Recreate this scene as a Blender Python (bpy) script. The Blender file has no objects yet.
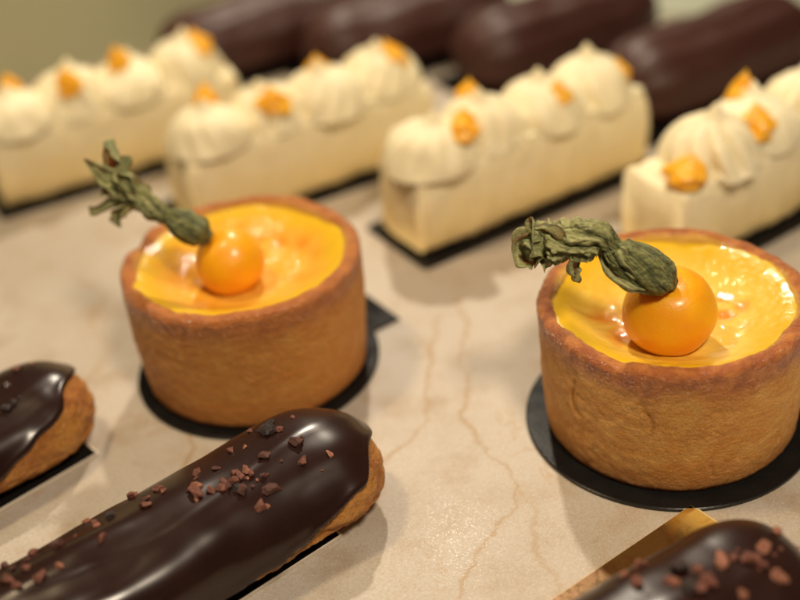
import bpy, math, random
import numpy as np
from mathutils import Vector, noise, Matrix
from mathutils.bvhtree import BVHTree

# everything is measured in centimetres and stored in metres
CM = 0.01
sc = bpy.context.scene
COL = sc.collection
rng = random.Random(7)

def sst(a, b, x):
    t = min(1.0, max(0.0, (x - a) / (b - a))); return t * t * (3 - 2 * t)
def N(x, y, z): return noise.noise(Vector((x, y, z)))
def FN(x, y, z, o=4): return noise.fractal(Vector((x, y, z)), 0.9, 2.1, o)

# ------------------------------------------------------------------ objects
def mesh(name, verts, faces, mat, parent=None, loc=(0, 0, 0), rotz=0.0, smooth=True, attr=None):
    me = bpy.data.meshes.new(name)
    v = [(a * CM, b * CM, c * CM) for a, b, c in verts]
    me.from_pydata(v, [], faces)
    me.materials.append(mat)
    me.polygons.foreach_set('use_smooth', [smooth] * len(me.polygons))
    if attr:
        for k, vals in attr.items():
            at = me.attributes.new(k, 'FLOAT', 'POINT'); at.data.foreach_set('value', vals)
    me.update()
    o = bpy.data.objects.new(name, me); COL.objects.link(o)
    o.location = tuple(c * CM for c in loc); o.rotation_euler = (0, 0, rotz)
    if parent: o.parent = parent
    return o
def empty(name, loc, rotz=0.0):
    o = bpy.data.objects.new(name, None); COL.objects.link(o)
    o.empty_display_size = 0.01
    o.location = tuple(c * CM for c in loc); o.rotation_euler = (0, 0, rotz)
    return o
def tag(o, label, cat, group=None):
    o['label'] = label; o['category'] = cat
    if group: o['group'] = group
    return o
def grid_faces(nu, nv, wrap=True):
    f = []
    for i in range(nu - 1):
        for j in range(nv if wrap else nv - 1):
            k = (j + 1) % nv
            f.append((i * nv + j, i * nv + k, (i + 1) * nv + k, (i + 1) * nv + j))
    return f

# ------------------------------------------------------------------ materials
class NT:
    def __init__(s, name):
        s.m = bpy.data.materials.new(name); s.m.use_nodes = True
        s.t = s.m.node_tree; s.b = s.t.nodes['Principled BSDF']
        s.co = s.n('ShaderNodeTexCoord').outputs['Object']
        mp = s.n('ShaderNodeMapping'); mp.inputs['Scale'].default_value = (100, 100, 100)
        s.l(s.co, mp.inputs['Vector']); s.cm = mp.outputs['Vector']
    def n(s, k): return s.t.nodes.new(k)
    def l(s, a, b): s.t.links.new(a, b)
    def setv(s, sock, v):
        if isinstance(v, bpy.types.NodeSocket): s.l(v, sock)
        else: sock.default_value = v
    def stretch(s, sx, sy, sz, vec=None):
        m = s.n('ShaderNodeMapping'); m.inputs['Scale'].default_value = (sx, sy, sz)
        s.l(vec or s.cm, m.inputs['Vector']); return m.outputs['Vector']
    def noise(s, scale, det=4, rough=.5, dist=0, vec=None):
        k = s.n('ShaderNodeTexNoise'); s.l(vec or s.cm, k.inputs['Vector'])
        k.inputs['Scale'].default_value = scale; k.inputs['Detail'].default_value = det
        k.inputs['Roughness'].default_value = rough; k.inputs['Distortion'].default_value = dist
        return k.outputs['Fac']
    def voro(s, scale, vec=None, feature='F1'):
        k = s.n('ShaderNodeTexVoronoi'); k.feature = feature; s.l(vec or s.cm, k.inputs['Vector'])
        k.inputs['Scale'].default_value = scale; return k
    def mr(s, v, a, b, c=0.0, d=1.0, smooth=True):
        k = s.n('ShaderNodeMapRange'); k.interpolation_type = 'SMOOTHSTEP' if smooth else 'LINEAR'
        s.setv(k.inputs[0], v)
        for i, x in zip((1, 2, 3, 4), (a, b, c, d)): s.setv(k.inputs[i], x)
        return k.outputs[0]
    def math(s, op, a, b=0.0):
        k = s.n('ShaderNodeMath'); k.operation = op; s.setv(k.inputs[0], a); s.setv(k.inputs[1], b)
        return k.outputs[0]
    def mix(s, f, a, b, mode='MIX'):
        k = s.n('ShaderNodeMix'); k.data_type = 'RGBA'; k.blend_type = mode
        s.setv(k.inputs[0], f)
        for sock, v in ((k.inputs[6], a), (k.inputs[7], b)):
            if isinstance(v, tuple): v = (*v, 1.0) if len(v) == 3 else v
            s.setv(sock, v)
        return k.outputs[2]
    def attr(s, name):
        k = s.n('ShaderNodeAttribute'); k.attribute_name = name; return k.outputs['Fac']
    def z(s):
        k = s.n('ShaderNodeSeparateXYZ'); s.l(s.cm, k.inputs[0]); return k.outputs[2]
    def bump(s, h, dist=0.0005, strength=1.0, normal=None):
        k = s.n('ShaderNodeBump'); k.inputs['Strength'].default_value = strength
        k.inputs['Distance'].default_value = dist; s.l(h, k.inputs['Height'])
        if normal: s.l(normal, k.inputs['Normal'])
        return k.outputs['Normal']
    def out(s, **kw):
        for k, v in kw.items():
            nm = {'color': 'Base Color', 'rough': 'Roughness', 'metal': 'Metallic', 'normal': 'Normal',
                  'sss': 'Subsurface Weight', 'sscale': 'Subsurface Scale', 'srad': 'Subsurface Radius',
                  'coat': 'Coat Weight', 'crough': 'Coat Roughness', 'spec': 'Specular IOR Level', 'cnormal': 'Coat Normal',
                  'sheen': 'Sheen Weight'}[k]
            if isinstance(v, tuple) and k == 'color': v = (*v, 1.0)
            s.setv(s.b.inputs[nm], v)
        return s.m

def mat_marble():
    m = NT('marble')
    big = m.noise(.09, 4, .55, .6); mid = m.noise(.5, 5, .6); fine = m.noise(9, 4, .7)
    c = m.mix(m.mr(big, .35, .68), (.45, .395, .325), (.55, .505, .44))
    c = m.mix(m.mr(mid, .45, .75), c, (.40, .315, .225))
    c = m.mix(m.mr(fine, .35, .7, 0, .4), c, (.33, .25, .17))
    c = m.mix(m.mr(m.noise(17, 3, .7), .54, .70, 0, .5), c, (.78, .71, .60))
    c = m.mix(m.mr(m.noise(19, 3, .7, 0, m.stretch(1, 1.1, 1)), .55, .72, 0, .35), c, (.30, .22, .15))
    # faint natural veins over the whole slab
    warp = m.noise(.16, 6, .62, 1.6)
    d = m.math('ABSOLUTE', m.math('SUBTRACT', warp, .5))
    v = m.mr(d, 0.0, .009, 1, 0)
    v = m.math('MULTIPLY', v, m.mr(m.noise(.2, 2), .45, .62, 0, .55))
    c = m.mix(v, c, (.42, .24, .10))
    c = m.mix(m.attr('vein'), c, (.36, .215, .085))
    spk = m.mr(m.noise(2.2, 2), .68, .76, 0, .4)
    c = m.mix(spk, c, (.36, .27, .2))
    grit = m.noise(28, 3, .75)
    r = m.mr(grit, .3, .75, .36, .58)
    nb = m.bump(grit, .00012, .6)
    vk = m.voro(24)
    sc_ = m.n('ShaderNodeSeparateColor'); m.l(vk.outputs['Color'], sc_.inputs[0])
    cw = m.mr(sc_.outputs[0], .86, .95, .004, .04)
    return m.out(color=c, rough=r, normal=nb, spec=.32, coat=cw, crough=.12, cnormal=m.bump(m.noise(40, 1, .5), .00003, .4))
def mat_wall():
    m = NT('olive_wall')
    c = m.mix(m.noise(.12, 3), (.42, .42, .26), (.56, .55, .37))
    return m.out(color=c, rough=.6)
def mat_board():
    m = NT('black_board')
    n = m.noise(1.3, 3)
    return m.out(color=m.mix(n, (.006, .006, .006), (.014, .012, .011)), rough=m.mr(n, .3, .7, .22, .36),
                 normal=m.bump(m.noise(14, 3), .00004), spec=.10)
def mat_board_edge():
    m = NT('card_edge')
    return m.out(color=m.mix(m.noise(20, 3), (.55, .46, .36), (.75, .68, .56)), rough=.6)
def mat_bgloss():
    m = NT('black_board_edge')
    return m.out(color=(.010, .009, .008), rough=.2, spec=.5)
def mat_gold():
    m = NT('gold_card')
    n = m.noise(1.1, 4, .6, .8)
    c = m.mix(m.mr(n, .42, .66), (.90, .62, .16), (.55, .28, .05))
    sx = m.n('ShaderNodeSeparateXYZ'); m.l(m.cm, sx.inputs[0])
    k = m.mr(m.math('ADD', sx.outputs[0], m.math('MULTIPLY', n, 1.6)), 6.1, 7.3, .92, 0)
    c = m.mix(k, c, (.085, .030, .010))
    return m.out(color=c, metal=.55, rough=m.mr(m.noise(5, 3), .3, .7, .2, .36), normal=m.bump(m.noise(1.2, 2), .00015))
def mat_gold_edge():
    m = NT('gold_edge')
    return m.out(color=m.mix(m.noise(6, 2), (.98, .82, .42), (.9, .66, .28)), metal=.3, rough=.3)
def mat_crust(dark=0.0):
    m = NT('baked_crust')
    z = m.z()
    side = m.noise(1.0, 5, .65, .3, m.stretch(1.5, 1.5, 2.4))
    blot = m.noise(.8, 4, .6)
    pore = m.noise(11, 5, .75)
    c = m.mix(m.mr(side, .3, .7), (.76, .32, .055), (.88, .47, .12))
    c = m.mix(m.mr(blot, .45, .75), c, (.66, .27, .055))
    c = m.mix(m.mr(pore, .5, .68, 0, .38), c, (.46, .17, .04))
    top = m.mr(m.math('ADD', z, m.math('MULTIPLY', m.noise(.7, 3), 1.1)), 3.7, 4.55)
    rimc = m.mix(m.mr(m.noise(2.2, 4), .35, .7), (.40, .090, .018), (.68, .23, .045))
    c = m.mix(m.math('MULTIPLY', top, .9), c, rimc)
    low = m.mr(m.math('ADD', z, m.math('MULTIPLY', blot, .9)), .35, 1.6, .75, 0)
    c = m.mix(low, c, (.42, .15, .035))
    # custard smeared along the inside of the rim
    c = m.mix(m.attr('inner'), c, (.84, .50, .08))
    c = m.mix(dark, c, (.62, .20, .02))
    h = m.math('ADD', m.math('MULTIPLY', m.noise(9, 6, .72, .3), .8), m.math('MULTIPLY', m.noise(3, 5, .75, .3, m.stretch(1, 1, 1.5)), 1.2))
    nb = m.bump(h, .0012, 1.0)
    gl = m.mr(z, 3.2, 4.1, .10, 1.0)
    return m.out(color=c, rough=.62, normal=nb, sss=.12, sscale=.003, srad=(1, .5, .2), coat=gl, crough=.24,
                 cnormal=m.bump(m.math('ADD', m.noise(5, 3, .6), m.math('MULTIPLY', m.voro(8).outputs['Distance'], -.5)), .0040, 1.0))
def mat_custard(warm=0.0):
    m = NT('custard')
    n1 = m.noise(.55, 4, .55, .4); n2 = m.noise(1.3, 4, .6)
    c = m.mix(m.mr(n1, .4, .7), (.80, .56, .10), (.80, .48, .045))
    c = m.mix(m.mr(n2, .5, .75), c, (.84, .58, .11))
    br = m.math('MAXIMUM', m.mr(m.noise(.95, 3, .5, .2), .66 - .05 * warm, .75, 0, .7), m.attr('brown'))
    c = m.mix(br, c, (.66, .22, .010))
    c = m.mix(.42 * warm, c, (.76, .24, .003))
    c = m.mix(m.attr('ring'), c, (.72, .44, .016))
    h = m.math('ADD', m.noise(1.6, 3, .5), m.math('MULTIPLY', m.noise(5.5, 3, .6), .28))
    nb = m.bump(h, .0016, .7)
    return m.out(color=c, rough=.33, normal=m.bump(h, .0009, .6), sss=.25, sscale=.003, srad=(1, .7, .3), spec=.25 - .1 * warm, coat=.55 - .25 * warm, crough=.07, cnormal=m.bump(m.math('ADD', m.noise(2.6, 3, .5), m.math('MULTIPLY', m.noise(6.5, 2, .6), .18)), .0008, .6))
def mat_berry():
    m = NT('physalis_skin')
    n = m.noise(.9, 3)
    c = m.mix(m.mr(n, .3, .7), (.95, .45, .006), (.93, .36, .004))
    pn = m.noise(12, 2)
    return m.out(color=c, rough=.42, sss=.6, sscale=.005, srad=(1, .5, .06), coat=.35, crough=.2, normal=m.bump(m.math('ADD', pn, m.math('MULTIPLY', m.noise(1.4, 1), 3.0)), .00010))
def mat_husk():
    m = NT('dried_husk')
    fib = m.noise(3, 5, .65, .5, m.stretch(1, 3, 3)); big = m.noise(1.6, 3)
    c = m.mix(m.mr(fib, .35, .66), (.075, .082, .022), (.27, .28, .10))
    c = m.mix(m.mr(big, .55, .75, 0, .6), c, (.22, .19, .07))
    c = m.mix(m.math('MULTIPLY', m.attr('tip'), .75), c, (.50, .50, .22))
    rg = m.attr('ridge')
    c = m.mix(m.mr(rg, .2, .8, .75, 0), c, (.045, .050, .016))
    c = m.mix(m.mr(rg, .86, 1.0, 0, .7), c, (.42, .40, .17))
    return m.out(color=c, rough=.5, sss=.22, sscale=.001, normal=m.bump(m.math('ADD', m.noise(7, 5, .7, 1.0), m.math('MULTIPLY', rg, .5)), .0010))
def mat_cream(yel=0.0):
    m = NT('vanilla_cream')
    n = m.noise(.8, 4, .6)
    c = m.mix(n, (.88, .77, .49), (.92, .85, .62))
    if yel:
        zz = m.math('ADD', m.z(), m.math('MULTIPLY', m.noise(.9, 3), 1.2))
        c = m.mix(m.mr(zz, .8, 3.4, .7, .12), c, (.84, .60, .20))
        c = m.mix(m.mr(m.noise(2.4, 5, .7, .5, m.stretch(.7, .7, 1.6)), .50, .72, 0, .4), c, (.80, .58, .28))
    h = m.math('ADD', m.noise(3, 5, .65), m.math('MULTIPLY', m.noise(16, 3, .7), .25))
    return m.out(color=c, rough=.5, sss=.3, sscale=.003, srad=(1, .8, .5), normal=m.bump(h, .0007, .8))
def mat_gel():
    m = NT('mango_gel')
    n = m.noise(1.5, 3)
    return m.out(color=m.mix(n, (.94, .52, .03), (.92, .42, .012)), rough=.34, sss=.6, sscale=.004,
                 srad=(1, .5, .1), coat=.3, crough=.2, normal=m.bump(m.noise(4, 3), .0005))
def mat_glaze(light=0.0):
    m = NT('chocolate_icing')
    n = m.noise(.7, 4, .55)
    a = (.015 + .024 * light, .0052 + .0066 * light, .0038 + .0047 * light); b = (.025 + .039 * light, .0088 + .0112 * light, .0064 + .0081 * light)
    c = m.mix(n, a, b)
    h = m.noise(.5, 1, .4)
    r = m.mr(m.noise(.8, 2, .5), .3, .75, .24, .30) if not light else .5
    return m.out(color=c, rough=r, normal=m.bump(h, .0004, .4), spec=.38, sss=.05, sscale=.001, coat=.10 * (1 - .8 * light), crough=.22)
def mat_choux():
    m = NT('choux_pastry')
    n = m.noise(1.2, 5, .65, .4); p = m.noise(8, 5, .75)
    c = m.mix(m.mr(n, .3, .7), (.48, .155, .025), (.80, .37, .075))
    c = m.mix(m.mr(p, .5, .72, 0, .6), c, (.24, .075, .02))
    h = m.math('ADD', m.noise(3.5, 6, .7), m.math('MULTIPLY', p, .35))
    return m.out(color=c, rough=.58, normal=m.bump(h, .0028, 1.0), sss=.08, sscale=.002, coat=.15, crough=.3)
def mat_nib(k):
    m = NT('cocoa_nib')
    base = [(.125, .042, .026), (.065, .022, .015), (.22, .085, .050), (.020, .011, .010)][k]
    n = m.noise(9, 4, .7)
    c = m.mix(m.mr(n, .35, .7), base, tuple(min(1, x * 2.0) for x in base))
    return m.out(color=c, rough=.45, normal=m.bump(m.noise(22, 4, .7), .0004))

BGLOSS = mat_bgloss()
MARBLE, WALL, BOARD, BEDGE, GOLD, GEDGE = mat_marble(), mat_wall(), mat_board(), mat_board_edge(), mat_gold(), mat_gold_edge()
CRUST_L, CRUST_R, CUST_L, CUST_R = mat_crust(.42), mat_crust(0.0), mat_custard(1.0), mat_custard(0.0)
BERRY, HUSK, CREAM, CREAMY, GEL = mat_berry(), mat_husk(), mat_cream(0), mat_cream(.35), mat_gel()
GLAZE, GLAZE_B, CHOUX = mat_glaze(), mat_glaze(1.0), mat_choux()
NIBS = [mat_nib(k) for k in range(4)]

# ------------------------------------------------------------------ counter and wall
VEINS = [  # natural veins of the slab, world centimetres, with half width and strength
    ([(2.1, 37.2), (2.3, 35.4), (1.9, 33.6), (2.05, 31.9), (1.55, 30.3), (2.0, 28.9), (2.95, 27.0), (2.75, 26.0), (1.6, 24.6), (.9, 23.2), (.6, 21.2)], .05, .85),
    ([(1.4, 36.4), (1.0, 34.6), (.75, 33.0), (.45, 31.6), (.6, 30.4), (-.3, 29.3), (-1.2, 28.2), (-2.4, 27.6)], .055, .75),
    ([(2.9, 27.0), (3.3, 25.5), (3.0, 24.2), (3.5, 22.6), (3.1, 21.0)], .06, .5),
    ([(2.75, 28.0), (3.5, 28.4), (4.4, 28.3)], .05, .35),
    ([(-13, 42), (-11.5, 40), (-11.8, 38.2), (-10.6, 36.4), (-11.3, 34.4)], .16, .35),
    ([(-9.2, 41.5), (-8.2, 40.6), (-8.5, 39.2)], .12, .3),
    ([(-7.6, 31.3), (-7.1, 30.2), (-7.5, 29.1), (-6.9, 28.2)], .05, .8),
    ([(-8.6, 31.0), (-7.8, 31.4), (-7.2, 31.1)], .06, .5),
]
def vein_field(X, Y):
    out = np.zeros_like(X)
    for pts, w, st in VEINS:
        x0, y0 = min(p[0] for p in pts) - 1, min(p[1] for p in pts) - 1
        x1, y1 = max(p[0] for p in pts) + 1, max(p[1] for p in pts) + 1
        idx = np.where((X > x0) & (X < x1) & (Y > y0) & (Y < y1))[0]
        for i in idx:
            x, y = X[i], Y[i]
            wx = x + .18 * N(x * 1.3, y * 1.3, 3.1) + .10 * N(x * 4, y * 4, 9.0)
            wy = y + .18 * N(x * 1.3, y * 1.3, 7.7) + .10 * N(x * 4, y * 4, 5.0)
            d = 9
            for (ax, ay), (bx, by) in zip(pts, pts[1:]):
                vx, vy = bx - ax, by - ay
                t = max(0, min(1, ((wx - ax) * vx + (wy - ay) * vy) / (vx * vx + vy * vy)))
                d = min(d, math.hypot(wx - ax - t * vx, wy - ay - t * vy))
            if d < w * 6:
                ww = w * (.75 + .8 * N(x * .8, y * .8, 1.0))
                core = math.exp(-(d / max(.035, ww * 1.25)) ** 2); halo = .20 * math.exp(-(d / (w * 3.2)) ** 2)
                out[i] = max(out[i], st * min(1, 1.15 * core + halo) * (.72 + .5 * N(x * .9, y * .9, 20)))
    return np.clip(out, 0, 1)
def axis(lo, a, b, hi, fine, coarse):
    return np.concatenate([np.arange(lo, a, coarse), np.arange(a, b, fine), np.arange(b, hi + coarse, coarse)])
xs = axis(-60, -14, 6, 60, .06, 2.0); ys = axis(-6, 20, 43, 70, .07, 1.0)
YY, XX = np.meshgrid(ys, xs, indexing='ij'); XF, YF = XX.ravel(), YY.ravel()
vf = vein_field(XF, YF)
nx = len(xs); ny = len(ys)
counter = mesh('counter', list(zip(XF.tolist(), YF.tolist(), [0.0] * len(XF))), grid_faces(ny, nx, False)[::1], MARBLE,
               attr={'vein': vf.tolist()})
counter['kind'] = 'structure'
def box_verts(x0, x1, y0, y1, z0, z1):
    v = [(x, y, z) for z in (z0, z1) for x, y in ((x0, y0), (x1, y0), (x1, y1), (x0, y1))]
    return v, [(3, 2, 1, 0), (4, 5, 6, 7), (0, 1, 5, 4), (1, 2, 6, 5), (2, 3, 7, 6), (3, 0, 4, 7)]
v, f = box_verts(-45, 60, 0, 1.5, -2, 12)
wall = mesh('back_wall', v, f, WALL, smooth=False, loc=(-13, 66.3, 0), rotz=math.radians(22)); wall['kind'] = 'structure'

# ------------------------------------------------------------------ boards
def outline_board(name, pts, z0, z1, top, edge, loc, rot):
    """thin card with a bevelled rim cut to an outline; the rim is a child"""
    root = empty(name, loc, rot)
    n = len(pts); cx = sum(p[0] for p in pts) / n; cy = sum(p[1] for p in pts) / n
    def inset(k): 
        out = []
        for x, y in pts:
            d = math.hypot(x - cx, y - cy); out.append((x - (x - cx) / d * k, y - (y - cy) / d * k))
        return out
    a = inset(.0); b = inset(.035 if edge is BGLOSS else .085)
    V = [(x, y, z1) for x, y in b] + [(cx, cy, z1)]
    F = [(i, (i + 1) % n, n) for i in range(n)]
    V2 = [(x, y, z0) for x, y in b] + [(x, y, z0 + .015) for x, y in a] + [(x, y, z1 - .02) for x, y in a] + [(x, y, z1 + .001) for x, y in b]
    mesh('card', V, F, top, root, smooth=False)
    mesh('card_edge', V2, grid_faces(4, n), edge, root, smooth=False)
    return root
def rrect(L, Wd, r, seg=5):
    out = []
    for cx, cy, a0 in ((L/2-r, Wd/2-r, 0), (-L/2+r, Wd/2-r, 90), (-L/2+r, -Wd/2+r, 180), (L/2-r, -Wd/2+r, 270)):
        for k in range(seg + 1):
            a = math.radians(a0 + 90 * k / seg); out.append((cx + r * math.cos(a), cy + r * math.sin(a)))
    return out
def disc_outline(R, tab_dir, tab_len, tab_w, n=96):
    out = []
    for k in range(n):
        a = 2 * math.pi * k / n; d = (a - tab_dir + math.pi) % (2 * math.pi) - math.pi
        r = R
        lat = abs(math.sin(d)) ; 
        if abs(d) < 1.0:
            lim = min((R + tab_len) / max(.2, math.cos(d)), tab_w / max(1e-3, lat))
            r = max(R, lim)
        out.append((r * math.cos(a), r * math.sin(a)))
    return out

# ------------------------------------------------------------------ tarts
TH = 4.4
def make_tart(loc, seed, crust_m, cust_m, label, browns, notch, cracks=()):
    root = tag(empty('custard_tart', loc), label, 'tart', 'custard tarts topped with a physalis')
    R0, R1 = 3.82, 4.0
    prof = []   # (r, z, innerflag)
    for k in range(8): prof.append((R0 * k / 8 , 0, 0))
    prof.append((R0 - .18, 0, 0)); prof.append((R0 - .05, .05, 0)); prof.append((R0, .18, 0))
    for k in range(1, 46):
        t = k / 46; prof.append((R0 + (R1 - R0) * t + .05 * math.sin(t * math.pi), .18 + (TH - .50 - .18) * t, 0))
    for k in range(0, 19):   # rounded rim
        a = math.radians(k / 18 * 175); rr = .28
        prof.append((R1 - rr + rr * math.cos(a), TH - rr + rr * math.sin(a), sst(100, 170, math.degrees(a))))
    for k in range(1, 9): prof.append((R1 - .56 - .10 * k / 8, TH - .30 - .9 * k / 8, 1))
    nv = 420; V = []; inn = []
    for r, z, fl in prof:
        for j in range(nv):
            a = 2 * math.pi * j / nv; ca, sa = math.cos(a), math.sin(a)
            hz = z / TH
            low = .055 * N(ca * 1.2, sa * 1.2, seed + z * .25) * (r > 1)
            mid = .035 * FN(ca * 4 * (1 if r > 1 else r), sa * 4 * (1 if r > 1 else r), seed + z * 1.1)
            fine = .020 * FN(ca * 16, sa * 16, seed + z * 4.2, 3)
            rimf = sst(.80, 1, hz)
            rimw = rimf * (.13 * N(ca * 2.2, sa * 2.2, seed + 9) + .06 * N(ca * 6.5, sa * 6.5, seed + 4))
            k = 1 if r > 2 else 0
            rad = r + k * (low + mid * (.6 + rimf) + fine) - (rimw * .7 if fl > .3 else 0) + (.03 * rimf if not fl else 0)
            zz = z + rimf * (.10 * N(ca * 1.5, sa * 1.5, seed + 30) + .055 * N(ca * 5, sa * 5, seed + 17) + .028 * FN(ca * 11, sa * 11, seed + 2 + rad * 2.5, 4))
            for ca0, z0_, z1_, bow in cracks:
                if z0_ < z < z1_:
                    tt = (z - z0_) / (z1_ - z0_); da = (a - ca0 - bow * math.sin(tt * 3.1) - .03 * N(z * 3, seed, ca0) + math.pi) % (2 * math.pi) - math.pi
                    rad -= .075 * math.exp(-(da * R0 / .07) ** 2) * math.sin(tt * math.pi) ** .5
            for na, nw, nd in notch:
                d = (a - na + math.pi) % (2 * math.pi) - math.pi
                zz -= rimf * nd * math.exp(-(d / nw) ** 2)
                rad -= (1 - fl) * rimf * nd * .4 * math.exp(-(d / nw) ** 2)
            V.append((rad * ca, rad * sa, zz)); 
            inn.append(min(1, max(0, fl * 1.5 + .6 * N(ca * 4, sa * 4, seed + 40 + z) - .1)) if fl else 0.0)
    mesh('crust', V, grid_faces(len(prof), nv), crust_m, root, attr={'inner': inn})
    # custard: higher where it clings to the crust, slumped and blistered in the middle
    nr = 70; V = []; bro = []; ring = []
    Rc = R1 - .28
    for i in range(nr + 1):
        r = Rc * (i / nr) ** .85
        for j in range(nv):
            a = 2 * math.pi * j / nv; x, y = r * math.cos(a), r * math.sin(a)
            q = r / Rc
            z = TH - .80 + (.64 + .10 * N(math.cos(a) * 1.6, math.sin(a) * 1.6, seed + 70)) * sst(.5, .97, q) - .05 * sst(.97, 1.0, q) 
            z += (.08 * N(x * .55, y * .55, seed) + .04 * N(x * 1.5, y * 1.5, seed + 3) + .018 * N(x * 4, y * 4, seed + 8)) * (1 - .5 * q ** 4)
            z -= .10 * math.exp(-((math.hypot(x, y)) / 1.5) ** 2)
            b = 0
            for bx, by, br, bs in browns:
                d = math.hypot(x - bx, y - by) * (1 + .7 * N(x * 2.2, y * 2.2, seed + 60))
                e = math.exp(-(d / br) ** 2); b = max(b, bs * e); z -= .06 * e * bs
            V.append((x, y, z)); bro.append(b); ring.append(sst(.62, .9, q + .12 * N(ca2(a), math.sin(a) * 2, seed + 5)))
    mesh('custard', V, grid_faces(nr + 1, nv), cust_m, root, attr={'brown': bro, 'ring': ring})
    return root

# ------------------------------------------------------------------ physalis
def ca2(a): return math.cos(a) * 2
def catmull(P, n):
    P = [Vector(p) for p in P]; P = [P[0] * 2 - P[1]] + P + [P[-1] * 2 - P[-2]]; out = []
    m = len(P) - 3
    for i in range(n):
        t = i / (n - 1) * m; k = min(int(t), m - 1); u = t - k
        a, b, c, d = P[k:k + 4]
        out.append(.5 * ((2 * b) + (c - a) * u + (2 * a - 5 * b + 4 * c - d) * u * u + (3 * b - a - 3 * c + d) * u ** 3))
    return out
def husk_mesh(path, radii, seed, n=90, nv=180, folds=7, twist=3.5):
    pts = catmull(path, n); V = []; tip = []; rid = []
    up = Vector((0, 0, 1))
    for i, p in enumerate(pts):
        t = i / (n - 1)
        tan = (pts[min(i + 1, n - 1)] - pts[max(i - 1, 0)]).normalized()
        s = tan.cross(up).normalized(); u = s.cross(tan).normalized()
        x = t * (len(radii) - 1); k = min(int(x), len(radii) - 2); f = x - k; f = f * f * (3 - 2 * f)
        r = radii[k] * (1 - f) + radii[k + 1] * f
        for j in range(nv):
            a = 2 * math.pi * j / nv
            b = a + twist * t + .5 * N(t * 3, seed, 0)
            c = abs(math.sin(b * folds / 2 + 1.3 * N(math.cos(a), math.sin(a) + t * 2.5, seed)))
            bulb = 1 - sst(.30, .50, t)
            pleat = (.78 + .20 * bulb) + (.36 - .24 * bulb) * c ** .5 + .035 * abs(math.sin(b * folds * 2.0 + 3 * N(t * 2, seed, 4)))
            rid.append(.6 * c + .4 * abs(math.sin(b * folds * 2.5)))
            rr = r * (pleat + .16 * N(math.cos(a) * 1.5 + 5, math.sin(a) * 1.5, seed + t * 5)) \
                + min(.7, r) * (.05 + .26 * (1 - bulb)) * FN(math.cos(a) * 3, math.sin(a) * 3, seed + t * 12, 5)
            V.append(p + s * (rr * math.cos(a)) + u * (rr * .85 * math.sin(a))); tip.append(sst(.45, .8, t))
    F = grid_faces(n, nv)
    F.append(tuple(range(nv))[::-1]); F.append(tuple(range((n - 1) * nv, n * nv)))
    return V, F, tip, rid
def leaf_strip(base, mid, end, w, seed, curl=.35):
    """one crumpled papery leaf, thick enough to be a solid"""
    pts = catmull([base, mid, end], 34); V = []; F = []; nw = 13
    side0 = Vector((rng.uniform(-1, 1), rng.uniform(-1, 1), rng.uniform(-.2, 1))).normalized()
    for lay in (0, 1):
        for i, p in enumerate(pts):
            t = i / 33; tan = (pts[min(i + 1, 33)] - pts[max(i - 1, 0)]).normalized()
            s = tan.cross(side0).normalized(); nrm = s.cross(tan)
            ww = w * (math.sin(math.pi * min(1, (t * .8 + .17))) ** .7) * (1 - .75 * t ** 3)
            for j in range(nw):
                q = (j / (nw - 1) * 2 - 1)
                edge = 1 + .25 * N(t * 6, seed, q)
                h = curl * w * (q * q) + .22 * w * math.sin(q * 7 + seed + t * 5) + .35 * w * N(t * 6, q * 2, seed)
                V.append(p + s * (q * ww * edge) + nrm * (h - lay * .03))
    n = 34 * nw
    for i in range(33):
        for j in range(nw - 1):
            a = i * nw + j
            F.append((a, a + 1, a + nw + 1, a + nw)); F.append((n + a + nw, n + a + nw + 1, n + a + 1, n + a))
        for j, fl in ((0, 1), (nw - 1, 0)):
            a = i * nw + j; q = (a, a + nw, n + a + nw, n + a); F.append(q if fl else q[::-1])
    for i in (0, 33):
        for j in range(nw - 1):
            a = i * nw + j; F.append((a, a + 1, n + a + 1, n + a))
    return V, F
def make_physalis(loc, rb, path, radii, leaves, seed, label, twist=3.5):
    """loc: lowest point of the berry; path is relative to the berry centre"""
    root = tag(empty('physalis', loc), label, 'physalis', 'physalis fruits on the tarts')
    V = []; nu, nv = 64, 96
    ax = Vector(path[0]).normalized(); cc = Vector((0, 0, rb * .985))
    for i in range(nu + 1):
        for j in range(nv):
            th = math.pi * i / nu; ph = 2 * math.pi * j / nv
            d = Vector((math.sin(th) * math.cos(ph), math.sin(th) * math.sin(ph), math.cos(th)))
            q = d.dot(ax)
            r = rb * (1 + .035 * N(*(d * 1.3 + Vector((seed, 0, 0))))) - .14 * rb * math.exp(-((1 - q) / .06))
            V.append(cc + d * r)
    mesh('berry', V, grid_faces(nu + 1, nv), BERRY, root)
    P = [Vector(p) + cc for p in path]
    V, F, tip, rid = husk_mesh(P, radii, seed, twist=twist)
    tips = list(tip)
    for b, m_, e, w in leaves:
        v2, f2 = leaf_strip(Vector(b) + cc, Vector(m_) + cc, Vector(e) + cc, w, rng.random() * 9)
        o = len(V); V += v2; F += [tuple(i + o for i in q) for q in f2]; tips += [1.0] * len(v2); rid += [abs(math.sin((i % 13) * 1.1)) for i in range(len(v2))]
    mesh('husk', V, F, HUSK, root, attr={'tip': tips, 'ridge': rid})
    return root

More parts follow.
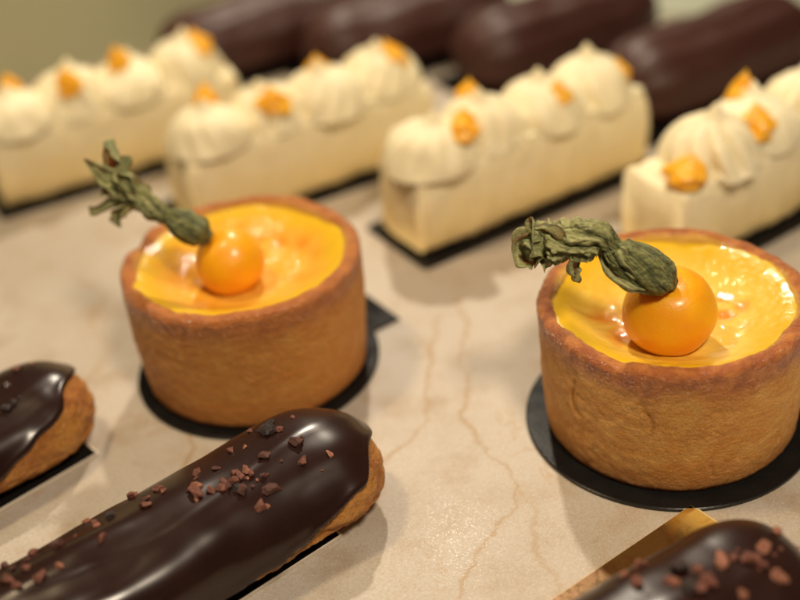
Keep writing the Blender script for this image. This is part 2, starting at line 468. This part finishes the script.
# ------------------------------------------------------------------ eclairs
def eclair_surface(L, Wd, H, seed, lump=1.0, bend=0.0):
    Rc = Wd * .52
    zc = H * .42
    def f(s, a, off=0.0):
        e = abs(s) - (L / 2 - Rc)
        k = math.sqrt(max(0, 1 - (e / Rc) ** 2)) if e > 0 else 1.0
        ca, sa = math.cos(a), math.sin(a)
        cy = math.copysign(abs(ca) ** .88, ca)
        sz = math.copysign(abs(sa) ** (.92 if sa > 0 else .72), sa)
        hh = (H - zc) if sa > 0 else zc
        x, y, z = s, Wd / 2 * k * cy, zc + hh * (k ** .85) * sz
        d = Vector((max(0, e) / Rc * math.copysign(1, s), k * cy, k * sz))
        d = d.normalized() if d.length > 1e-6 else Vector((math.copysign(1, s), 0, 0))
        n = lump * (.16 * N(x * .38, y * .38, z * .38 + seed) + .025 * N(x * 1.1, y * 1.1, z * 1.1 + seed + 5)) + off
        x += d.x * n; y += d.y * n; z += d.z * n
        y += bend * (s / L * 2) ** 2
        return Vector((x, y, max(0.0, z)))
    return f
def s_samples(L, Rc, n):
    return [-L / 2 * math.cos(math.pi * i / n) * 1.0 for i in range(n + 1)]
def make_eclair(loc, rot, L, Wd, H, seed, label, group, nib_list=(), glaze_m=None, edge=(.9, .25), lump=1.0, name='chocolate_eclair', choux=True, ridges=0.0, extra=()):
    root = tag(empty(name, loc, rot), label, 'eclair', group)
    f = eclair_surface(L, Wd, H, seed, lump)
    ns, nv = 210, 140
    S = s_samples(L, Wd, ns); A = [2 * math.pi * j / nv for j in range(nv)]
    if choux:
        V = []
        for s in S:
            for a in A:
                p = f(s, a); q = min(.05, .10 * FN(p.x * 1.8, p.y * 1.8, p.z * 3.2 + seed, 5)) * (1 - .7 * sst(.8, 1.6, p.z) * (1 - sst(L / 2 - 4.5, L / 2 - 1, p.x))) - .07 * math.exp(-((p.z - .75 - .2 * N(p.x, seed, 0)) / .09) ** 2)
                V.append(tuple(f(s, a, q - .03)))
        mesh('choux', V, grid_faces(ns + 1, nv), CHOUX, root)
    V = []
    for s in S:
        for a in A:
            p = f(s, a)
            e = edge[0] + edge[1] * N(p.x * .5, p.y * .35, seed + 11) * 2 + .10 * N(p.x * 1.6, p.y, seed + 2)
            if abs(s) > L / 2 - 1.6: e += edge[2] * sst(L / 2 - 1.6, L / 2, abs(s)) if len(edge) > 2 else 0
            e += 1.0 * sst(L / 2 - 4.8, L / 2 - .6, s) * (1 - sst(-1.2, .4, p.y)) if choux else 0
            k = sst(-.10, .10, p.z - e)
            bulge = .05 * math.exp(-((p.z - e - .14) / .14) ** 2)
            und = .17 * N(p.x * .22, p.y * .95, seed + 21) + (.05 * math.exp(-((p.y + .30 + .40 * math.sin(p.x * .55 + seed)) / .2) ** 2)) * sst(-5, -1, p.x) * sst(6.5, 4, p.x) - .07 * math.exp(-((p.x + 1.2) / 1.3) ** 2 - ((p.y + .9) / .5) ** 2)
            rg = ridges * abs(math.sin(a * 5)) if ridges else 0
            off = -.16 + k * (.27 + und + bulge + rg) if choux else .06 + und + rg
            if choux and k > .5: off = max(off, (k - .5) * .12 + .0)
            V.append(f(s, a, off))
    for d in extra:   # small drips, tails and dents in the icing (s, t, radius, height)
        for i, p in enumerate(V):
            q = (p.x - d[0]) ** 2 + (p.y - d[1]) ** 2
            if q < d[2] ** 2 * 6 and p.z > H * .4: V[i] = p + Vector((0, 0, d[3] * math.exp(-q / d[2] ** 2)))
    F = grid_faces(ns + 1, nv)
    mesh('icing', [tuple(p) for p in V], F, glaze_m or GLAZE, root)
    if nib_list:
        nib_list = list(nib_list)
        for (a_, b_, sz_, k_) in list(nib_list)[:len(nib_list) // 2]:     # small crumbs near the bigger ones
            nib_list.append((a_ + rng.gauss(0, .32), b_ + rng.gauss(0, .22), rng.uniform(.09, .19), rng.choice((0, 0, 1, 2))))
        bvh = BVHTree.FromPolygons(V, F)
        for (s, t, sz, k) in nib_list:
            h, nrm, _, _ = bvh.ray_cast(Vector((s, t, 20)), Vector((0, 0, -1)))
            if h is None: continue
            if nrm.z < 0: nrm = -nrm
            make_nib(root, h + nrm * sz * .16, nrm, sz * 1.12, k)
    return root
import bmesh
def make_nib(root, p, nrm, sz, k):
    bm = bmesh.new()
    for _ in range(15):
        d = Vector((rng.gauss(0, 1), rng.gauss(0, 1), rng.gauss(0, 1))).normalized()
        d = Vector((d.x * rng.uniform(.85, 1.35), d.y * rng.uniform(.7, 1), d.z * rng.uniform(.5, .8)))
        bm.verts.new(d * sz * .5)
    r = bmesh.ops.convex_hull(bm, input=bm.verts)
    bmesh.ops.delete(bm, geom=[v for v in bm.verts if not v.link_faces], context='VERTS')
    bmesh.ops.triangulate(bm, faces=bm.faces)
    bmesh.ops.subdivide_edges(bm, edges=bm.edges, cuts=2, use_grid_fill=True)
    q = nrm.to_track_quat('Z', 'Y'); rz = Matrix.Rotation(rng.uniform(0, 6.28), 3, 'Z'); tl = Matrix.Rotation(rng.uniform(-.35, .35), 3, 'X')
    seed = rng.random() * 50
    bm.verts.ensure_lookup_table()
    V = []
    for i, v in enumerate(bm.verts):
        v.index = i
        c = v.co * (1 + .16 * FN(*(v.co * 9 + Vector((seed, 0, 0))), 3))
        V.append(tuple(q @ (rz @ (tl @ c))))
    F = [tuple(v.index for v in fc.verts) for fc in bm.faces]
    bm.free()
    mesh('cocoa_nib', V, F, NIBS[k], root, loc=tuple(p), smooth=False)

# ------------------------------------------------------------------ cream slices
def make_slice(loc, rot, L, Wd, H, seed, label, mounds, gels, beads):
    root = tag(empty('cream_slice', loc, rot), label, 'cake', 'vanilla cream slices in a row')
    # rounded block, origin at the near left corner on the board, long side along +x
    nu, nv = 150, 150; V = []
    per = []
    r = .26; st = 36
    ry, rz = Wd / 2 - r, H / 2 - r
    for j in range(nv):
        t = j / nv * 4; side = int(t); u = t - side
        a = math.radians(side * 90 + u * 90)
        # superellipse cross-section
        ca, sa = math.cos(a), math.sin(a); p = .30
        per.append((Wd / 2 * math.copysign(abs(ca) ** p, ca), H / 2 * math.copysign(abs(sa) ** p, sa)))
    for i in range(nu + 1):
        t = i / nu
        c = -math.cos(math.pi * t); xx = math.copysign(abs(c) ** .5, c) if abs(c) > 0 else 0
        # end rounding
        e = L / 2; m = max(0, 1 - (1 - abs(c)) / .0012) if abs(c) > .9988 else 0
        x = e * max(-1, min(1, c * 1.02))
        d = e - abs(x); k = 1 if d > .25 else .91 + .09 * math.sqrt(max(0, 1 - ((.25 - d) / .25) ** 2))
        if i in (0, nu): k = 0
        elif i in (1, nu - 1): k = .45
        for y, z in per:
            tap = 1 - .03 * (z / H + .5)
            px, py, pz = x, y * k * tap, z * (k if z > 0 else 1) * (1 if k > .5 else k)
            n = .05 * N(px * .5, py * .5, pz * .5 + seed) + .085 * FN(px * 1.1, py * 1.1, pz * .9 + seed, 5)
            l = math.hypot(py, pz) + 1e-6
            top = sst(.3, .5, pz / H)
            V.append((px + L / 2 + n * (1 if px > 0 else -1) * (abs(px) > L / 2 - .3), py + Wd / 2 + py / l * n,
                      max(0, pz + H / 2 + n * pz / l + top * .24 * N(px * 1.4, py * 1.4, seed + 6))))
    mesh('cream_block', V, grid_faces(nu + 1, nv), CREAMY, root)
    for k, (x, y, R, h, rid, nr) in enumerate(mounds):
        V = []; n1, n2 = 60, 120; sw = rng.uniform(-.5, .5); ph = rng.uniform(0, 6); lx, ly = rng.uniform(-.4, .4), rng.uniform(-.35, .35)
        for i in range(n1 + 1):
            t = i / n1
            # profile from wide bulging foot to a drawn out point
            q = (t * 1.06 - .06) * math.pi / 2
            rad = 1.07 * R * math.cos(q) ** .95 if t < 1 else 0
            z = H - .05 + h * .76 * math.sin(q) + h * .26 * math.exp(-(rad / .30) ** 1.5)
            for j in range(n2):
                a = 2 * math.pi * j / n2
                w = abs(math.cos((a + sw * t * 2) * nr / 2 + ph))
                rr = rad * (1 - rid * (.65 + .9 * N(math.cos(a), math.sin(a), seed + k * 2.2)) * (1 - w ** .8) * sst(0, .15, 1 - t) * sst(-.1, .15, t)) + .12 * rad * N(math.cos(a) * 1.4, math.sin(a) * 1.4, t * 2 + seed + k * 3)
                bx, by = lx * t ** 3, ly * t ** 3
                zz = z + .06 * N(math.cos(a) * 1.5, math.sin(a) * 1.5, t * 2 + k) * (1 - t)
                V.append((x + bx + rr * math.cos(a), y + by + rr * math.sin(a), zz))
        mesh('cream_rosette', V, grid_faces(n1 + 1, n2), CREAM, root)
    for k, (x, y, R, h, zo) in enumerate(gels):
        h *= .80; zo += .12
        V = []; n1, n2 = 30, 48; lx, ly = rng.uniform(-.4, .4) * R, rng.uniform(-.4, .4) * R
        for i in range(n1 + 1):
            t = i / n1
            rad = 1.15 * R * (math.cos(t * math.pi / 2) ** 1.15 + .22 * math.sin(t * math.pi) ** 2)
            for j in range(n2):
                a = 2 * math.pi * j / n2
                rr = rad * (1 + .45 * N(math.cos(a) * 1.2, math.sin(a) * 1.2, t * 3 + seed * 2 + k * 3.3))
                V.append((x + lx * t * t + rr * math.cos(a), y + ly * t * t + rr * math.sin(a), H - .15 + zo + h * t))
        mesh('mango_gel', V, grid_faces(n1 + 1, n2), GEL, root)
    for x, y, R in beads:
        V = []; n1, n2 = 20, 32
        for i in range(n1 + 1):
            th = math.pi * i / n1
            for j in range(n2):
                a = 2 * math.pi * j / n2; d = Vector((math.sin(th) * math.cos(a) * 1.5, math.sin(th) * math.sin(a), math.cos(th) * .7))
                rr = R * (1 + .25 * N(*(d * 1.5 + Vector((x, y, seed)))))
                V.append((x + d.x * rr, y + d.y * rr, H + d.z * rr))
        mesh('cream_bead', V, grid_faces(n1 + 1, n2), CREAM, root)
    return root

D = math.radians
BT = .12   # top of the boards
# ---- tarts
TL, TR = (-5.15, 34.5), (8.07, 29.4)
board_l = outline_board('cake_board', disc_outline(4.25, D(32), .95, 1.25), 0, BT, BOARD, BGLOSS, (*TL, .004), 0)
tag(board_l, 'round black cake board with a square pull tab under the left custard tart', 'cake board', 'black round boards under the tarts')
board_r = outline_board('cake_board', disc_outline(4.48, D(50), 0, .01, 128), 0, BT, BOARD, BGLOSS, (*TR, .004), 0)
tag(board_r, 'round black cake board under the right custard tart, its rim showing all round the front', 'cake board', 'black round boards under the tarts')
tart_l = make_tart((*TL, BT + .008), 3.3, CRUST_L, CUST_L, 'left custard tart, browner and softer in focus, with orange custard and small dark blisters',
                   [(1.2, 1.75, .30, .9), (2.0, 1.35, .32, .9), (.5, 2.1, .25, .5), (-2.1, .2, .6, .5), (1.9, -.6, .4, .35), (-1.3, -1.9, .5, .4), (-.2, 2.4, .3, .5), (2.6, .4, .3, .5)],
                   [(D(200), .16, .14), (D(158), .10, .16)])
tart_r = make_tart((*TR, BT + .008), 8.1, CRUST_R, CUST_R, 'right custard tart, largest and sharpest, with glossy bright yellow custard in a pale golden crust',
                   [(-2.0, .25, .42, .9), (-1.7, -.7, .5, 1.0), (1.5, -.1, .34, 1.0), (2.1, .15, .26, .8), (1.75, .75, .3, .7), (-1.5, 1.2, .4, .4), (1.9, -.9, .3, .3)],
                   [(D(233), .07, .14), (D(190), .18, .10), (D(300), .05, .06)], [(D(243), 1.4, 3.4, .09), (D(276), .5, 1.6, -.05), (D(215), 2.0, 3.3, -.06)])
# ---- physalis
make_physalis((7.68, 28.37, 3.22 + BT), 1.34,
              [(-.05, -.35, 1.15), (-.65, -.35, 1.62), (-1.55, -.20, 2.15), (-2.0, 0, 2.62), (-2.7, .1, 2.60), (-3.35, .3, 2.50)],
              [.28, .60, .66, .54, .34, .50, .58, .52, .60], [
                  ((-3.3, .2, 2.5), (-3.8, .1, 2.9), (-3.8, .2, 2.75), .60), ((-3.3, .3, 2.4), (-3.9, .2, 2.3), (-3.85, .1, 1.95), .65),
                  ((-3.2, .3, 2.6), (-3.9, .6, 2.5), (-3.9, .6, 2.2), .6), ((-2.6, 0, 2.4), (-2.85, -.3, 2.0), (-2.75, -.35, 1.55), .30),
                  ((-2.9, .1, 2.7), (-3.3, .0, 2.95), (-3.9, .3, 3.05), .40), ((-1.6, -.5, 2.6), (-1.1, -.75, 2.1), (-.4, -.85, 1.5), .30),
                  ((-1.9, -.3, 2.3), (-1.35, -.8, 1.75), (-.55, -.75, 1.15), .34)], 2.2,
              'large orange physalis with a dark green twisted husk on the right tart')
make_physalis((-5.42, 34.0, 3.28 + BT), 1.13,
              [(-.45, -.1, 1.0), (-1.0, 0, 1.35), (-1.75, .25, 1.75), (-2.4, .5, 2.15), (-2.9, .8, 2.4)],
              [.20, .50, .52, .26, .34, .30, .22], [
                  ((-2.5, .6, 2.2), (-3.2, .7, 2.25), (-4.3, .7, 1.95), .42), ((-2.6, .7, 2.3), (-3.1, 1.2, 3.2), (-3.3, 1.5, 4.1), .50),
                  ((-2.7, .7, 2.3), (-3.5, 1.1, 2.9), (-4.2, 1.3, 3.6), .42), ((-2.5, .6, 2.2), (-3.2, .6, 1.9), (-3.5, .5, 1.5), .42),
                  ((-2.6, .6, 2.3), (-3.0, 1.0, 2.9), (-2.75, 1.2, 3.6), .48), ((-2.4, .5, 2.2), (-3.4, .9, 2.5), (-3.9, 1.0, 2.4), .42),
                  ((-2.2, .4, 2.2), (-2.7, .6, 2.7), (-3.2, .9, 3.1), .38)], 5.7,
              'smaller orange physalis with a pale spiky frayed husk on the left tart', twist=2.6)

# ---- cream slices and their boards
def slice_set(x, y, deg, L, labels, mounds, gels, beads, seed, bdx=-.5, bdy=-.55, Wd=3.3, H=3.4):
    a = D(deg); c, s = math.cos(a), math.sin(a)
    o = make_slice((x, y, BT + .008), a, L, Wd, H, seed, labels[0], mounds, gels, beads)
    bl, bw = L + 1.0, Wd + 1.1
    lx, ly = bdx + bl / 2, bdy + bw / 2
    b = outline_board('cake_board', rrect(bl, bw, .25), 0, BT, BOARD, BGLOSS, (x + c * lx - s * ly, y + s * lx + c * ly, .004), a)
    tag(b, labels[1], 'cake board', 'black oblong boards under the cream slices')
R_ = 1.66
def row(off=0.0, rid=(.10, .26, .09, .24)):
    return [(1.5 + off + i * 2.72 + rng.uniform(-.12, .12), 1.6 + (.2 if i % 2 else -.15) + rng.uniform(-.1, .1), R_ * rng.uniform(1.0, 1.1), 2.1 * rng.uniform(.86, 1.08) + .1 * (i == 3), rid[i], rng.choice((10, 11, 12))) for i in range(4)]
slice_set(1.25, 40.1, 30.2, 11.6, ('cream slice third from the left, standing behind and between the two custard tarts', 'black oblong board under the third cream slice, between the two tarts'),
          row(), [(2.35, .45, .52, 1.5, .9), (4.1, 2.6, .45, 1.6, .9), (7.15, .62, .50, 1.7, .5), (10.6, 1.0, .5, 1.4, .4)],
          [(4.6, .25, .26), (5.4, .22, .2), (8.7, .3, .25), (11.1, .5, .3), (10.9, 1.5, .35)], 1.0)
slice_set(-7.9, 44.0, 27, 11.6, ('cream slice second from the left, directly behind the left custard tart', 'black oblong board under the second cream slice, behind the left tart'),
          row(.1), [(1.9, 2.3, .45, 1.7, .8), (4.3, .7, .55, 1.5, .7), (6.9, 1.6, .50, 1.7, .9), (10.3, 1.2, .6, 1.6, .8)],
          [(2.6, .3, .25), (8.6, .3, .25), (9.4, .2, .2)], 4.0)
slice_set(-16.9, 47.9, 25, 11.6, ('leftmost cream slice, farthest back and most blurred, cut off by the left edge', 'black oblong board under the leftmost cream slice'),
          row(-.1), [(1.7, 1.9, .45, 1.6, .9), (4.1, .8, .50, 1.6, .9), (6.6, 1.4, .50, 1.8, .9), (10.2, 1.4, .6, 1.6, .8)],
          [(3.6, .3, .25), (7.6, .3, .25)], 7.0)
slice_set(10.45, 36.9, 33, 13.0, ('rightmost cream slice, showing a deeply ridged rosette behind the right custard tart', 'black oblong board under the rightmost cream slice'),
          row(1.4, (.34, .16, .30, .14)), [(.75, .75, .66, 1.5, .0), (4.4, .70, .52, 1.6, .6), (5.6, 2.4, .45, 2.0, .8), (10.0, .8, .5, 1.6, .5)],
          [(2.3, .15, .38), (5.6, .25, .28), (11.9, .6, .3)], 10.0)

# ---- front eclairs and their boards
def eclair_board(name, corner, deg, L, Wd, top, edge, label, side=1, group='oblong boards under the front eclairs'):
    """corner: far right corner on the camera side (side=1) or on the far side (side=-1)"""
    a = D(deg); c, s = math.cos(a), math.sin(a)
    lx, ly = -L / 2, side * Wd / 2
    b = outline_board(name, rrect(L, Wd, .03, 2), 0, BT, top, edge, (corner[0] + c * lx - s * ly, corner[1] + s * lx + c * ly, .004), a)
    return tag(b, label, 'cake board', group)
NC = [(4.6, 0.82, 0.5, 3), (4.88, 1.23, 0.3, 3), (4.9, -0.16, 0.42, 1), (4.84, 0.61, 0.22, 0), (3.37, 0.98, 0.26, 0), (3.9, -0.06, 0.3, 1), (4.69, -0.83, 0.33, 0), (5.44, -1.01, 0.22, 2), (2.57, 2.2, 0.4, 2), (2.18, 0.73, 0.28, 0), (2.64, 0.49, 0.22, 1), (1.07, 0.9, 0.3, 0), (1.09, 0.65, 0.2, 2), (1.72, -0.11, 0.42, 0), (1.84, 0.11, 0.3, 2), (2.52, -0.23, 0.3, 0), (2.72, -0.33, 0.33, 0), (3.23, -0.22, 0.3, 2), (2.96, -0.29, 0.3, 0), (2.51, -0.4, 0.34, 1), (2.35, -0.37, 0.26, 0), (2.72, -0.59, 0.3, 3), (2.76, -0.72, 0.36, 1), (3.26, -0.33, 0.24, 0), (2.09, -0.26, 0.26, 0), (3.46, -1.07, 0.4, 1), (3.5, -0.59, 0.22, 1), (2.95, -1.29, 0.34, 0), (-0.33, 2.56, 0.42, 0), (0.17, 1.99, 0.3, 0), (0.65, 2.45, 0.3, 1), (0.47, 1.38, 0.3, 0), (0.45, 0.42, 0.32, 0), (0.57, 0.72, 0.22, 1), (-0.42, 0.85, 0.3, 3), (-0.85, 0.94, 0.28, 0), (-0.88, 2.57, 0.24, 0), (-0.93, 1.33, 0.22, 2), (-0.87, 0.66, 0.2, 2), (-1.02, -0.07, 0.3, 0), (-1.98, 0.6, 0.38, 1), (-1.65, 1.81, 0.2, 2), (-1.49, 0.69, 0.14, 0), (-2.56, 1.05, 0.28, 0), (-2.0, 2.47, 0.3, 0), (-2.18, 2.54, 0.28, 2), (-2.95, 0.32, 0.3, 0), (-2.8, 0.8, 0.24, 1), (-3.31, 1.21, 0.3, 1), (-3.48, 0.28, 0.34, 0), (-2.81, -0.26, 0.34, 0), (-2.85, 2.83, 0.24, 2), (-3.07, 2.62, 0.26, 0), (-2.27, -0.25, 0.2, 2), (-3.2, 0.75, 0.22, 1), (-3.4, -0.12, 0.3, 0)]
NR = [(6.49, 0.27, 0.3, 2), (5.6, -0.12, 0.4, 2), (4.45, 0.15, 0.45, 2), (4.78, 0.06, 0.25, 0), (5.07, -0.25, 0.42, 0), (5.12, -0.55, 0.28, 0), (5.3, -0.93, 0.42, 2), (3.13, 1.41, 0.36, 2), (2.49, 1.33, 0.24, 2), (2.46, 0.84, 0.36, 0), (3.06, 0.37, 0.36, 0), (3.54, 0.48, 0.5, 3), (3.84, 0.25, 0.32, 0), (3.72, -0.17, 0.42, 0), (3.21, -0.08, 0.4, 3), (4.16, 2.39, 0.3, 2), (4.68, 2.32, 0.12, 2), (4.2, -0.79, 0.34, 2), (3.36, -0.28, 0.34, 0), (3.08, 0.18, 0.3, 2), (5.26, -0.25, 0.2, 0)]
NL = [(5.66, 2.76, 0.3, 0), (5.23, 0.81, 0.26, 0), (5.42, 0.77, 0.2, 1), (4.06, -0.72, 0.34, 3), (4.33, -0.72, 0.26, 3), (4.59, -0.68, 0.2, 3)]
G = 'chocolate eclairs with cocoa nibs'
eclair_board('cake_board', (-2.35, 25.41), 37, 13.5, 3.6, BOARD, BEDGE, 'black oblong board with a pale edge under the middle front eclair')
make_eclair((-7.5, 23.7, BT + .008), D(33.5), 15.0, 3.9, 2.65, 1.5, 'middle front eclair, thickly iced and scattered with many cocoa nibs, below the left tart', G, NC,
            edge=(.85, .14, .85))
eclair_board('cake_board', (-10.16, 30.29), 40, 13.5, 3.6, BOARD, BEDGE, 'black oblong board with a pale edge under the left front eclair')
make_eclair((-15.95, 27.65, BT + .008), D(40), 14.0, 3.9, 2.6, 12.5, 'left front eclair, mostly outside the left edge, with bare golden choux at its end', G, NL,
            edge=(1.1, .15, .8), extra=[(4.6, .3, .07, .28)])
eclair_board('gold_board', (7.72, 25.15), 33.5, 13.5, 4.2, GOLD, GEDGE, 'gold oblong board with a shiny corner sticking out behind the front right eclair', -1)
make_eclair((3.15, 17.95, BT + .008), D(28.8), 14.0, 4.1, 2.7, 25.0, 'front right eclair, cut off by the bottom edge, with large reddish nibs', G, NR,
            edge=(.95, .14, .3))
# ---- back eclairs
GB = 'plain dark eclairs in the back row'
for i, (x, y, deg, lab, bl) in enumerate([
        (10.6, 50.0, 31, 'nearest of the plain dark eclairs in the back row, at the upper right', 'black board under the nearest back row eclair at the upper right'),
        (4.2, 55.6, 29, 'plain dark eclair in the back row, second from the right, behind the third cream slice', 'black board under the second back row eclair from the right'),
        (-3.4, 58.6, 27, 'plain dark eclair in the back row, third from the right, behind the second cream slice', 'black board under the third back row eclair from the right'),
        (-11.0, 60.6, 25, 'plain dark eclair in the back row, leftmost, by the olive wall', 'black board under the leftmost back row eclair')]):
    a = D(deg); c, s = math.cos(a), math.sin(a); L = 12.0
    make_eclair((x + c * L / 2, y + s * L / 2, BT + .008), a, L, 4.4, 3.5, 40 + 5 * i, lab, GB, glaze_m=GLAZE_B, choux=False, name='plain_eclair', lump=1.2, ridges=.10)
    b = outline_board('cake_board', rrect(L + .6, 5.0, .2), 0, BT, BOARD, BGLOSS, (x + c * L / 2, y + s * L / 2, .004), a)
    tag(b, bl, 'cake board', 'black oblong boards under the back eclairs')

TRAY = NT('tray_enamel'); TRAY = TRAY.out(color=TRAY.mix(TRAY.noise(.3, 3), (.36, .38, .29), (.46, .48, .38)), rough=.4)
tr = outline_board('serving_tray', rrect(26, 6, .8), 0, .3, TRAY, TRAY, (13.0, 67.0, .004), D(-16))
tag(tr, 'pale grey green tray lying behind the back row of dark eclairs, badly blurred', 'tray')
# ------------------------------------------------------------------ light
w = bpy.data.worlds.new('World'); sc.world = w; w.use_nodes = True
bg = w.node_tree.nodes['Background']; bg.inputs[0].default_value = (1.0, .82, .62, 1); bg.inputs[1].default_value = .06
def lamp(name, loc, target, power, size, col, kind='AREA'):
    l = bpy.data.lights.new(name, kind); l.energy = power; l.color = col
    if kind == 'AREA': l.shape = 'DISK'; l.size = size * CM
    else: l.spot_size = D(75); l.spot_blend = .8; l.shadow_soft_size = size * CM / 2
    o = bpy.data.objects.new(name, l); COL.objects.link(o)
    o.location = tuple(c * CM for c in loc)
    d = Vector(target) - Vector(loc); o.rotation_euler = d.to_track_quat('-Z', 'Y').to_euler()
    return o
lamp('display_lamp', (3.2, 88, 61), (0, 38, 0), 16.0, 3, (1, .88, .70), 'SPOT')
lamp('ceiling_lamp', (-30, 40, 80), (0, 35, 0), 2.8, 10, (1, .76, .46))
lamp('front_fill', (16, -4, 62), (4, 32, 0), 3.8, 12, (1, .84, .64))  # unseen fill added on the camera side to brighten the front faces

# ------------------------------------------------------------------ camera
cam = bpy.data.cameras.new('camera'); co = bpy.data.objects.new('camera', cam); COL.objects.link(co); sc.camera = co
p, r = .578, -.104
fw = Vector((0, math.cos(p), -math.sin(p))); up = Vector((0, math.sin(p), math.cos(p))); ri = Vector((1, 0, 0))
ri2 = ri * math.cos(r) + up * math.sin(r); up2 = -ri * math.sin(r) + up * math.cos(r)
M = Matrix((ri2, up2, -fw)).transposed().to_4x4(); M.translation = Vector((0, 0, .245))
co.matrix_world = M
cam.sensor_width = 36; cam.lens = 54; cam.clip_start = .01; cam.clip_end = 20
cam.dof.use_dof = True; cam.dof.focus_distance = .338; cam.dof.aperture_fstop = 4.6
sc.view_settings.view_transform = 'Standard'; sc.view_settings.look = 'None'; sc.view_settings.exposure = 0
